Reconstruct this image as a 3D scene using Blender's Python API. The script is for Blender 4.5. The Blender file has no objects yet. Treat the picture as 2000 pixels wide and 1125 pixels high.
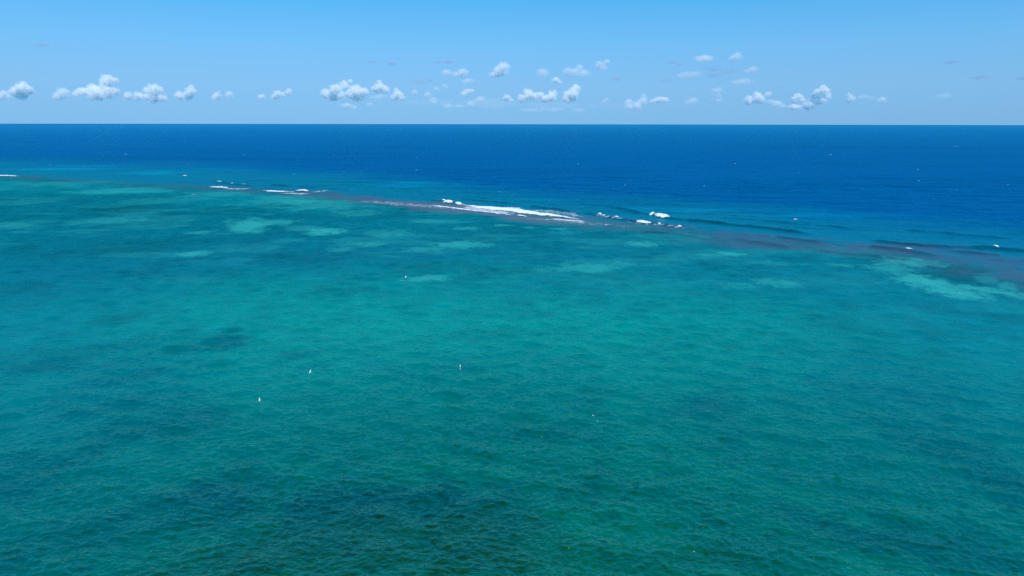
import bpy, bmesh, math, random
import numpy as np
from mathutils import Vector, Matrix

# ------------------------------------------------------------------ camera, sky, sun, exposure
scene = bpy.context.scene
R = math.radians
CAM_H = 60.0
PITCH = 13.55            # degrees below the horizontal
ROLL = 0.086
F = 1333.3               # focal length in photo pixels (2000 wide)
SUN_EL, SUN_AZ = 58.0, 160.0     # azimuth clockwise from +Y (the view direction): high, behind the camera on the right

cam_data = bpy.data.cameras.new('camera')
cam_data.sensor_width = 36.0
cam_data.lens = 36.0 * F / 2000.0
cam_data.clip_start = 1.0
cam_data.clip_end = 300000.0
cam = bpy.data.objects.new('camera', cam_data)
scene.collection.objects.link(cam)
cam.location = (0, 0, CAM_H)
CAM_ROT = (Matrix.Rotation(R(90 - PITCH), 3, 'X') @ Matrix.Rotation(R(ROLL), 3, 'Z'))
cam.rotation_euler = CAM_ROT.to_euler()
scene.camera = cam

world = bpy.data.worlds.new('World')
scene.world = world
world.use_nodes = True
wn, wl = world.node_tree.nodes, world.node_tree.links
wn.clear()
w_out = wn.new('ShaderNodeOutputWorld')
w_bg = wn.new('ShaderNodeBackground')
w_sky = wn.new('ShaderNodeTexSky')
w_sky.sky_type = 'NISHITA'
w_sky.sun_disc = False
w_sky.sun_elevation = R(SUN_EL)
w_sky.sun_rotation = R(SUN_AZ)
w_sky.altitude = 0
w_sky.air_density = 1.0
w_sky.dust_density = 0.0
w_sky.ozone_density = 1.0
w_bg.inputs['Strength'].default_value = 0.157
# clear tropical air: no pale band at the horizon, so low directions look the sky up a little higher
w_tc = wn.new('ShaderNodeTexCoord')
w_sep = wn.new('ShaderNodeSeparateXYZ'); wl.new(w_tc.outputs['Generated'], w_sep.inputs[0])
w_low = wn.new('ShaderNodeMath'); w_low.operation = 'MULTIPLY_ADD'; w_low.inputs[1].default_value = 0.12; w_low.inputs[2].default_value = 0.222
wl.new(w_sep.outputs['Z'], w_low.inputs[0])
w_max = wn.new('ShaderNodeMath'); w_max.operation = 'MAXIMUM'; wl.new(w_sep.outputs['Z'], w_max.inputs[0]); wl.new(w_low.outputs[0], w_max.inputs[1])
w_com = wn.new('ShaderNodeCombineXYZ'); wl.new(w_sep.outputs['X'], w_com.inputs[0]); wl.new(w_sep.outputs['Y'], w_com.inputs[1]); wl.new(w_max.outputs[0], w_com.inputs[2])
w_nrm = wn.new('ShaderNodeVectorMath'); w_nrm.operation = 'NORMALIZE'; wl.new(w_com.outputs[0], w_nrm.inputs[0])
wl.new(w_nrm.outputs[0], w_sky.inputs['Vector'])
w_sat = wn.new('ShaderNodeMapRange'); w_sat.inputs['From Min'].default_value = 0.05; w_sat.inputs['From Max'].default_value = 0.23
w_sat.inputs['To Min'].default_value = 1.29; w_sat.inputs['To Max'].default_value = 1.72; wl.new(w_sep.outputs['Z'], w_sat.inputs['Value'])
w_val = wn.new('ShaderNodeMapRange'); w_val.inputs['From Min'].default_value = 0.0; w_val.inputs['From Max'].default_value = 0.1
w_val.inputs['To Min'].default_value = 0.9; w_val.inputs['To Max'].default_value = 1.07; wl.new(w_sep.outputs['Z'], w_val.inputs['Value'])
w_hsv = wn.new('ShaderNodeHueSaturation'); wl.new(w_val.outputs[0], w_hsv.inputs['Value']); w_hsv.inputs['Hue'].default_value = 0.492; wl.new(w_sky.outputs[0], w_hsv.inputs['Color']); wl.new(w_sat.outputs[0], w_hsv.inputs['Saturation'])
wl.new(w_hsv.outputs[0], w_bg.inputs['Color'])
wl.new(w_bg.outputs[0], w_out.inputs['Surface'])

sun_data = bpy.data.lights.new('sun', 'SUN')
sun_data.energy = 3.6
sun_data.angle = R(0.5)
sun_data.color = (1.0, 0.95, 0.87)
sun = bpy.data.objects.new('sun', sun_data)
scene.collection.objects.link(sun)
sd = Vector((math.sin(R(SUN_AZ)) * math.cos(R(SUN_EL)), math.cos(R(SUN_AZ)) * math.cos(R(SUN_EL)), math.sin(R(SUN_EL))))
sun.rotation_euler = sd.to_track_quat('Z', 'Y').to_euler()

vs = scene.view_settings
vs.view_transform = 'Standard'
vs.look = 'None'
vs.exposure = 0.0
vs.gamma = 1.0
vs.use_curve_mapping = False
cy = scene.cycles
cy.max_bounces = 16
cy.volume_bounces = 12
cy.transparent_max_bounces = 16
cy.diffuse_bounces = 2
cy.glossy_bounces = 2
cy.sample_clamp_indirect = 1.0
cy.use_denoising = False      # the fine ripples are the picture; a denoiser would wipe them out

# ------------------------------------------------------------------ helpers
rng = np.random.default_rng(7)
random.seed(7)

def ray(px, py):
    d = CAM_ROT @ Vector(((px - 1000) / F, -(py - 562.5) / F, -1.0))
    return d.normalized()

def ground(px, py, z=0.0):
    d = ray(px, py)
    t = (z - CAM_H) / d.z
    return np.array([d.x * t, d.y * t])

def smooth(a, b, x):
    t = np.clip((x - a) / (b - a), 0, 1)
    return t * t * (3 - 2 * t)

def _hash(ix, iy, seed):
    h = (ix.astype(np.int64) * 374761393 + iy.astype(np.int64) * 668265263 + seed * 1442695041) & 0xFFFFFFFF
    h = ((h ^ (h >> 13)) * 1274126177) & 0xFFFFFFFF
    h = (h ^ (h >> 16)) & 0xFFFF
    return h.astype(np.float32) / 65535.0

def vnoise(x, y, seed=0):
    x0, y0 = np.floor(x), np.floor(y)
    fx, fy = (x - x0), (y - y0)
    fx = fx * fx * fx * (fx * (fx * 6 - 15) + 10)
    fy = fy * fy * fy * (fy * (fy * 6 - 15) + 10)
    a = _hash(x0, y0, seed); b = _hash(x0 + 1, y0, seed)
    c = _hash(x0, y0 + 1, seed); d = _hash(x0 + 1, y0 + 1, seed)
    return (a + (b - a) * fx) * (1 - fy) + (c + (d - c) * fx) * fy      # 0..1

def fbm(x, y, scale, octaves=4, seed=0, gain=0.5):
    t, amp, tot = 0.0, 1.0, 0.0
    ca, sa = math.cos(0.6), math.sin(0.6)
    x, y = x / scale, y / scale
    for o in range(octaves):
        t = t + amp * vnoise(x + 17.3 * o, y - 9.1 * o, seed + o)
        tot += amp; amp *= gain
        x, y = (x * ca - y * sa) * 2.03, (x * sa + y * ca) * 2.03
    return t / tot          # 0..1, mean .5

def srgb(r, g, b):
    f = lambda c: (c / 255 / 12.92) if c / 255 <= 0.04045 else ((c / 255 + 0.055) / 1.055) ** 2.4
    return np.array([f(r), f(g), f(b)])

def poly_dist(x, y, pts):
    """distance to polyline, signed offset (positive = seaward side, away from camera), and 0..1 position along it"""
    best = np.full(x.shape, 1e12); sgn = np.ones(x.shape); par = np.zeros(x.shape)
    L = np.cumsum([0] + [np.hypot(*(pts[i + 1] - pts[i])) for i in range(len(pts) - 1)])
    for i in range(len(pts) - 1):
        a, b = pts[i], pts[i + 1]
        d = b - a; l2 = d @ d
        t = np.clip(((x - a[0]) * d[0] + (y - a[1]) * d[1]) / l2, 0, 1)
        qx, qy = x - (a[0] + t * d[0]), y - (a[1] + t * d[1])
        dd = qx * qx + qy * qy
        m = dd < best
        best = np.where(m, dd, best)
        cr = d[0] * qy - d[1] * qx
        sgn = np.where(m, np.where(cr >= 0, 1, -1), sgn)
        par = np.where(m, (L[i] + t * (L[i + 1] - L[i])) / L[-1], par)
    return np.sqrt(best), sgn, par

def resample(pts, step):
    pts = np.asarray(pts, float)
    seg = np.hypot(*np.diff(pts[:, :2], axis=0).T)
    L = np.concatenate([[0], np.cumsum(seg)])
    n = max(4, int(L[-1] / step) + 1)
    s = np.linspace(0, L[-1], n)
    return np.stack([np.interp(s, L, pts[:, k]) for k in range(pts.shape[1])], 1)

def mesh_from_arrays(name, co, quads, smooth_shade=True):
    me = bpy.data.meshes.new(name)
    nv, nq = len(co), len(quads)
    me.vertices.add(nv); me.vertices.foreach_set('co', np.ascontiguousarray(co, np.float32).ravel())
    me.loops.add(nq * 4); me.loops.foreach_set('vertex_index', np.ascontiguousarray(quads, np.int32).ravel())
    me.polygons.add(nq)
    me.polygons.foreach_set('loop_start', np.arange(0, nq * 4, 4, dtype=np.int32))
    me.polygons.foreach_set('use_smooth', np.full(nq, smooth_shade, bool))
    me.update(calc_edges=True)
    return me

def grid_quads(nr, nc):
    i = np.arange(nr - 1)[:, None] * nc + np.arange(nc - 1)[None, :]
    return np.stack([i, i + 1, i + nc + 1, i + nc], -1).reshape(-1, 4)

def link(name, me, mat=None, parent=None):
    o = bpy.data.objects.new(name, me)
    scene.collection.objects.link(o)
    if mat is not None and me is not None:
        me.materials.append(mat)
    if parent is not None:
        o.parent = parent
    return o

def tag(o, label=None, cat=None, group=None, kind=None):
    if label: o['label'] = label
    if cat: o['category'] = cat
    if group: o['group'] = group
    if kind: o['kind'] = kind
    return o

def thing(name, label, cat, loc=(0, 0, 0), group=None, rz=0.0):
    o = bpy.data.objects.new(name, None)
    scene.collection.objects.link(o)
    o.location = loc; o.rotation_euler = (0, 0, rz); o.empty_display_size = 0.5
    return tag(o, label, cat, group)

def new_mat(name):
    m = bpy.data.materials.new(name); m.use_nodes = True
    m.node_tree.nodes.clear()
    return m, m.node_tree.nodes, m.node_tree.links

# ------------------------------------------------------------------ wave field (world space)
WIND = R(-100)            # direction the wind waves run: from the open sea towards the lagoon
NCOMP = 110
_lam = np.exp(rng.uniform(math.log(0.55), math.log(3.4), NCOMP))
_dir = WIND + rng.normal(0, 0.85, NCOMP)
_ph = rng.uniform(0, 2 * math.pi, NCOMP)
_slope = 0.026 * (0.6 + 0.8 * rng.random(NCOMP)) * np.where(_lam > 2.2, 0.75, 1.0)
# longer, lower chop from all over the windward half: the soft streaks
NLONG = 40
_lam = np.concatenate([_lam, np.exp(rng.uniform(math.log(4.0), math.log(12.0), NLONG))])
_dir = np.concatenate([_dir, WIND + rng.uniform(-1.3, 1.3, NLONG)])
_ph = np.concatenate([_ph, rng.uniform(0, 2 * math.pi, NLONG)])
_slope = np.concatenate([_slope, 0.014 * (0.6 + 0.8 * rng.random(NLONG))])
NCOMP += NLONG
_k = 2 * math.pi / _lam
_amp = _slope / _k
# open-sea swell
NSW = 16
_slam = np.exp(rng.uniform(math.log(14), math.log(48), NSW))
_sdir = R(-97) + rng.normal(0, 0.22, NSW)
_sph = rng.uniform(0, 2 * math.pi, NSW)
_sk = 2 * math.pi / _slam
_samp = 0.022 / _sk

REEF_PX = [(-900, 322), (-500, 332), (-200, 339), (0, 344.5), (150, 352), (300, 362), (420, 366), (600, 378), (700, 389), (830, 401), (1000, 418),
           (1140, 434), (1300, 449), (1450, 470), (1600, 481), (1720, 490), (1850, 508), (1960, 530), (2100, 556), (2500, 640)]
REEF = [ground(*p) for p in REEF_PX]

# shoaling swell crests near the reef: pixels, height
RIDGES_PX = [
    ([(1128, 415), (1175, 422.5), (1210, 428), (1250, 434), (1330, 444.5), (1352, 447)], 0.75),
    ([(1180, 403), (1240, 414), (1280, 421.5), (1310, 427), (1345, 431), (1400, 436), (1450, 441), (1510, 448), (1570, 456), (1610, 462)], 0.85),
    ([(1690, 468), (1740, 474.5), (1800, 480), (1860, 484.5), (1940, 486), (2010, 491), (2100, 500)], 1.0),
    ([(1690, 481), (1770, 490), (1800, 495), (1835, 502)], 0.7),
    ([(1430, 467), (1500, 477), (1550, 485)], 0.5),
    ([(1510, 462), (1580, 471), (1610, 475)], 0.5),
    ([(1850, 489), (1960, 500)], 0.6),
    ([(415, 355.5), (455, 360.5), (495, 364)], 0.9),
    ([(840, 391), (870, 395), (910, 401)], 0.8),
    ([(1030, 403), (1100, 412), (1135, 418)], 0.75),
    ([(1400, 424), (1500, 432), (1600, 441), (1680, 447)], 0.45),
    ([(1760, 449), (1860, 458), (1990, 466)], 0.55),
    ([(520, 361), (560, 363), (620, 368)], 0.7),
    ([(900, 389), (960, 394), (1020, 399)], 0.5),
    ([(1250, 452), (1320, 457), (1360, 463)], 0.35),
    ([(1580, 488), (1700, 499), (1790, 509), (1850, 520)], 0.4),
]
RIDGES = [(np.array([ground(*p) for p in pts]), h * 1.5) for pts, h in RIDGES_PX]

def swell_mask(x, y):
    d, s, _ = poly_dist(x, y, REEF)
    sd_ = d * s
    return smooth(-15, 70, sd_), sd_

def ridge_height(x, y):
    z = np.zeros(x.shape)
    for pts, h in RIDGES:
        lo, hi = pts.min(0) - 40, pts.max(0) + 40
        m = (x > lo[0]) & (x < hi[0]) & (y > lo[1]) & (y < hi[1])
        if not m.any():
            continue
        d, s, p = poly_dist(x[m], y[m], pts)
        taper = smooth(0, 0.12, p) * (1 - smooth(0.88, 1.0, p))
        prof = np.where(s > 0, np.exp(-(d / 7.0) ** 2), np.exp(-(d / 1.5) ** 2))
        trough = -0.25 * np.exp(-((d - 6) / 3.5) ** 2) * (s < 0)
        wob = 0.75 + 0.5 * vnoise(x[m] / 9, y[m] / 9, 5)
        z[m] += h * taper * (prof * wob + trough)
    return z

def waves(x, y, sp=None):
    """height plus sideways (choppy) offsets at world points; sp = mesh spacing, waves finer than it are left to the bump"""
    z = np.zeros(x.shape, np.float32); ox = np.zeros_like(z); oy = np.zeros_like(z)
    if sp is None:
        sp = np.zeros_like(z)
    gust = 0.4 + 0.6 * fbm(x, y, 60, 3, 31) + 0.6 * fbm(x + 0.2 * y, y * 0.14, 8, 3, 33)     # gust patches and windrows
    near = sp < 5.0
    xn, yn, sn, g = x[near].astype(np.float64), y[near].astype(np.float64), sp[near], gust[near]
    zz = np.zeros(xn.shape, np.float32); xx = np.zeros_like(zz); yy = np.zeros_like(zz)
    for i in range(NCOMP):
        w = smooth(1.6, 2.8, _lam[i] / np.maximum(sn, 1e-3))
        th = (_k[i] * (math.cos(_dir[i]) * xn + math.sin(_dir[i]) * yn) + _ph[i]).astype(np.float32)
        a = (_amp[i] * w * g).astype(np.float32)
        zz += a * np.cos(th)
        s = a * np.sin(th) * 0.55
        xx -= s * math.cos(_dir[i]); yy -= s * math.sin(_dir[i])
    z[near] = zz; ox[near] = xx; oy[near] = yy
    m, sd_ = swell_mask(x, y)
    m = m * (1 - smooth(900, 2500, sd_))
    act = m > 0.001
    if act.any():
        xa, ya, ma, spa = x[act].astype(np.float64), y[act].astype(np.float64), m[act], sp[act]
        za = np.zeros(xa.shape)
        for i in range(NSW):
            w = smooth(1.8, 3.5, _slam[i] / np.maximum(spa, 1e-3))
            za += w * _samp[i] * np.cos(_sk[i] * (math.cos(_sdir[i]) * xa + math.sin(_sdir[i]) * ya) + _sph[i])
        z[act] += (za * ma).astype(np.float32)
    z += ridge_height(x, y).astype(np.float32)
    return z, ox, oy

# ------------------------------------------------------------------ what lies under the water (world space)
GAIN = 1.0
C = {k: srgb(*v) for k, v in dict(
    far_lagoon=(0, 106, 113), mid_lagoon=(0, 146, 117), near_lagoon=(0, 90, 56), weed_dark=(0, 42, 28), weed_green=(12, 60, 20),
    sand=(54, 172, 158), lee=(6, 132, 138), reef=(68, 93, 116), reef_flat=(108, 112, 120), outer=(8, 112, 136), outer_sand=(0, 142, 168), deep=(0, 88, 140)).items()}

def ellipse(x, y, cx, cy, rx, ry, edge=0.5, seed=0, nsc=0.6):
    """soft-edged patch on the sea floor; centre and reach given where the photo shows it, turned into metres on the ground"""
    g = ground(cx, cy)
    gl = ground(cx + rx, cy); gu = ground(cx, cy - ry); gd = ground(cx, cy + ry)
    lat = np.hypot(*(gl - g)); rad = 0.5 * np.hypot(*(gu - gd))
    u = g / np.hypot(*g)
    dx, dy = x - g[0], y - g[1]
    r_ = (dx * u[0] + dy * u[1]) / rad
    l_ = (dx * u[1] - dy * u[0]) / lat
    q = np.sqrt(r_ * r_ + l_ * l_)
    out = np.zeros(x.shape)
    m = q < 2.2
    if m.any():
        n = fbm(x[m], y[m], max(lat, rad) * nsc, 5, seed, 0.6) - 0.5
        out[m] = 1 - smooth(1 - edge, 1 + edge, q[m] + 1.9 * n)
    return out

SAND_PX = [   # px, py, rx, ry, strength
    (480, 440, 34, 11, .85), (540, 434, 38, 5, .6), (632, 452, 34, 6, .95), (590, 446, 30, 5, .4), (378, 496, 28, 4.5, .75), (390, 454, 22, 3, .6), (210, 431, 60, 6, .35), (20, 440, 30, 6, .3),
    (725, 477, 26, 4, .6), (668, 487, 22, 4, .5), (900, 478, 45, 6, .75), (835, 486, 40, 5, .5), (910, 446, 22, 3, .65), (980, 440, 18, 2, .6), (1035, 444, 14, 1.5, .6), (1093, 447, 14, 1.5, .7),
    (1256, 477, 28, 4.5, .7), (1150, 524, 50, 7, .65), (1215, 514, 22, 5, .4), (1060, 526, 22, 5, .35), (832, 544, 40, 5, .75), (760, 455, 45, 6, .4), (700, 415, 40, 7, .35), (640, 398, 70, 9, .55),
    (560, 390, 60, 8, .5), (850, 432, 60, 4, .4), (1430, 496, 26, 3, .8), (1380, 498, 22, 3, .5), (1520, 552, 40, 7, .5), (1440, 558, 36, 5, .35), (1640, 518, 20, 3, .5),
    (1780, 512, 48, 6, .95), (1740, 524, 40, 8, .6), (1790, 545, 36, 9, .9), (1832, 558, 44, 9, .8), (1875, 574, 46, 7, .9), (1930, 567, 40, 5, .8), (1968, 560, 16, 7, .6), (1990, 577, 30, 6, .6), (1925, 545, 20, 10, .45),
    (1500, 514, 40, 3, .3), (1310, 508, 30, 4, .25), (250, 372, 90, 5, .45), (420, 378, 60, 5, .4), (130, 358, 80, 4, .3), (560, 470, 30, 4, .25), (680, 478, 24, 4, .3), (1100, 455, 30, 3, .25), (310, 392, 70, 6, .25)]
WEED_PX = [   # dark seagrass and coral heads; lower-corner patches also paint in lens vignetting
    (430, 668, 55, 16, .55), (600, 690, 45, 10, .35), (220, 625, 40, 8, .3), (70, 560, 50, 8, .25), (300, 830, 120, 30, .45), (120, 700, 90, 20, .3), (250, 790, 110, 18, .35), (40, 935, 90, 40, .45),
    (740, 985, 210, 46, .9), (900, 1010, 140, 34, .75), (430, 970, 90, 32, .55), (1060, 850, 90, 22, .4), (1180, 960, 110, 30, .3), (1380, 800, 70, 22, .35), (1700, 760, 90, 16, .25), (1650, 640, 90, 8, .2),
    (1980, 950, 70, 26, .6), (1850, 870, 90, 24, .3), (1900, 1080, 120, 40, .55), (1480, 1075, 110, 40, .45), (1620, 1030, 130, 26, .45), (1750, 1070, 120, 24, .4), (300, 1000, 150, 40, .4), (100, 1080, 160, 40, .35),
    (1050, 610, 70, 8, .2), (930, 655, 80, 12, .25), (660, 570, 60, 8, .25), (1010, 530, 70, 7, .3), (620, 400, 60, 4, .3), (230, 410, 90, 7, .3), (450, 412, 110, 6, .2), (1400, 520, 60, 6, .2), (860, 520, 80, 10, .2), (600, 500, 90, 10, .25), (300, 480, 140, 12, .25), (1850, 525, 60, 7, .4), (1900, 612, 90, 9, .2), (1862, 542, 62, 12, .45), (260, 735, 60, 12, .3)]
GREEN_PX = [(700, 1085, 280, 60, 1), (860, 1065, 190, 50, .9), (560, 1070, 160, 45, .8), (1000, 1105, 200, 40, .6), (450, 1110, 200, 30, .5), (1250, 1060, 130, 50, .25), (1380, 1090, 90, 30, .3)]

def water_colour(x, y):
    d, s, _ = poly_dist(x, y, REEF)
    sd_ = d * s + 14 * (fbm(x, y, 70, 4, 3) - 0.5) * 2
    r = np.hypot(x, y)
    col = np.empty(x.shape + (3,))
    big = fbm(x, y, 110, 4, 11)
    def mix(c, w):
        nonlocal col
        col = col + (c - col) * np.clip(w, 0, 1)[..., None]
    # lagoon: from a bluer back reef to a greener, shallower middle and a weedy foreground, its colour also darkened for lens vignetting
    col[:] = C['far_lagoon']
    mid = smooth(330, 190, r + 90 * (big - 0.5)) * (0.9 + 0.5 * (big - 0.5))
    mid = mid * (1 - 0.55 * smooth(0.28, 0.62, np.abs(np.arctan2(x, y) + 0.03)))
    mix(C['mid_lagoon'], mid)
    nearw = smooth(235, 115, r + 40 * (big - 0.5))
    mix(C['near_lagoon'], nearw * 0.9)
    lee = smooth(-150, -45, sd_) * (1 - smooth(-30, -12, sd_)) * (0.12 + 0.3 * smooth(0.05, -0.3, np.arctan2(x, y))) * smooth(0.3, 0.6, big)
    mix(C['lee'], 1.5 * lee)
    tex = fbm(x, y, 16, 4, 21)
    mix(C['weed_dark'], smooth(0.5, 0.78, tex) * 0.15)
    pat = fbm(x, y, 45, 4, 41)
    mix(C['weed_dark'], smooth(0.52, 0.74, pat) * 0.11 * (sd_ < 0))
    mix(C['sand'], smooth(0.56, 0.72, fbm(x * 0.6, y * 1.4, 26, 3, 51)) * 0.16 * smooth(200, 330, r))
    fine = fbm(x, y, 6, 4, 131, 0.6)
    col = col * (1 + 0.5 * (fine - 0.5))[..., None]
    for i, (cx, cy_, rx, ry, st) in enumerate(WEED_PX):
        mix(C['weed_dark'], ellipse(x, y, cx, cy_, rx, ry, 0.75, 100 + i, 0.45) * st)
    for i, (cx, cy_, rx, ry, st) in enumerate(GREEN_PX):
        e = ellipse(x, y, cx, cy_, rx, ry, 0.8, 200 + i, 0.3)
        mix(C['weed_green'], e * st * (0.6 + 0.6 * smooth(0.35, 0.65, fbm(x, y, 5, 4, 61))))
    # mottled bottom close by: small coral heads and weed tufts
    heads = smooth(0.55, 0.7, fbm(x, y, 2.6, 3, 71)) * smooth(150, 100, r)
    mix(C['weed_dark'], heads * 0.35)
    for i, (cx, cy_, rx, ry, st) in enumerate(SAND_PX):
        mix(C['sand'], ellipse(x, y, cx, cy_, rx, ry, 0.5, 300 + i, 0.3) * st * 0.78)
    # open water outside the reef: teal slope, pale sand tongues, then deep blue
    out = smooth(-5, 25, sd_)
    oc = np.empty_like(col); oc[:] = C['outer']
    lefty = smooth(0.0, -0.5, np.arctan2(x, y))
    slope = smooth(0, 1, (sd_ - 40 - 30 * lefty) / (170 + 200 * lefty) + 0 * sd_ + 0.4 * (fbm(x, y, 160, 4, 81) - 0.5))
    tongues = smooth(0.52, 0.66, fbm(x * 0.5, y * 1.3, 60, 4, 91)) * smooth(70, 110, sd_) * (1 - smooth(150, 240, sd_))
    oc = oc + (C['outer_sand'] - oc) * (tongues * 0.75)[..., None]
    oc = oc + (C['deep'] - oc) * slope[..., None]
    darkband = smooth(0.5, 0.75, fbm(x * 0.6, y * 1.6, 240, 4, 95)) * slope
    oc = oc * (1 - 0.10 * darkband)[..., None]
    col = col + (oc - col) * out[..., None]
    open_sea = out * slope
    # reef flat just under the surface
    az = np.arctan2(x, y)
    wid = 21 + 12 * smooth(0.35, 0.6, az) + 9 * (fbm(x, y, 60, 3, 7) - 0.5) * 2
    ragged = d + 16 * (fbm(x, y, 14, 4, 8) - 0.5) * 2
    rf = 1 - smooth(wid * 0.3, wid * 1.35, ragged)
    gaps = 0.35 + 0.65 * smooth(0.34, 0.55, fbm(x, y, 55, 3, 9))
    left = 1 - 0.45 * smooth(-0.2, -0.5, az)
    groove = 0.45 + 0.55 * smooth(0.36, 0.6, fbm(x, y, 7, 4, 13, 0.65))
    mix(C['reef'] * 0.92, rf * gaps * 0.85 * left * groove)
    brk = np.exp(-((az + 0.02) / 0.17) ** 2)
    mix(C['reef_flat'], rf * brk * 0.5)
    return np.clip(col * GAIN, 0, 1), open_sea

# ------------------------------------------------------------------ the sea: one sheet to the horizon
def build_sea():
    th = np.concatenate([np.linspace(-88, -44, 120, endpoint=False), np.linspace(-44, 44, 1450, endpoint=False), np.linspace(44, 88, 121)])
    th = np.radians(th)
    rs = [25.0]
    while rs[-1] < 60000:
        r = rs[-1]
        px = r * r / (CAM_H * F * 0.512) * (1 + (CAM_H / r) ** 2)
        if r < 74: st = 1.2
        elif r < 380: st = min(px * 0.9, 1.6)
        elif r < 620: st = 0.9
        elif r < 800: st = 1.6
        else: st = max(2.0, 0.012 * r if r < 3000 else 0.05 * r)
        rs.append(r + st)
    rs = np.array(rs)
    dr = np.gradient(rs)
    RR, TT = np.meshgrid(rs, th, indexing='ij')
    x, y = RR * np.sin(TT), RR * np.cos(TT)
    dth = np.gradient(th)
    sp = np.maximum(dr[:, None], RR * dth[None, :]).astype(np.float32)
    z, ox, oy = waves(x, y, sp)
    fade = 1 - smooth(3000, 6000, RR)
    col, open_sea = water_colour(x, y)
    co = np.stack([x + ox, y + oy, z * fade], -1).reshape(-1, 3)
    me = mesh_from_arrays('sea', co, grid_quads(len(rs), len(th))[:, ::-1])
    ca = me.color_attributes.new('water_body', 'FLOAT_COLOR', 'POINT')
    rgba = np.ones((len(co), 4), np.float32); rgba[:, :3] = col.reshape(-1, 3); rgba[:, 3] = 0.12 + 0.88 * open_sea.ravel()     # alpha: how open the water is, for the heave
    ca.data.foreach_set('color', rgba.ravel())
    print('sea verts', len(co), 'rows', len(rs))
    return me

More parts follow.
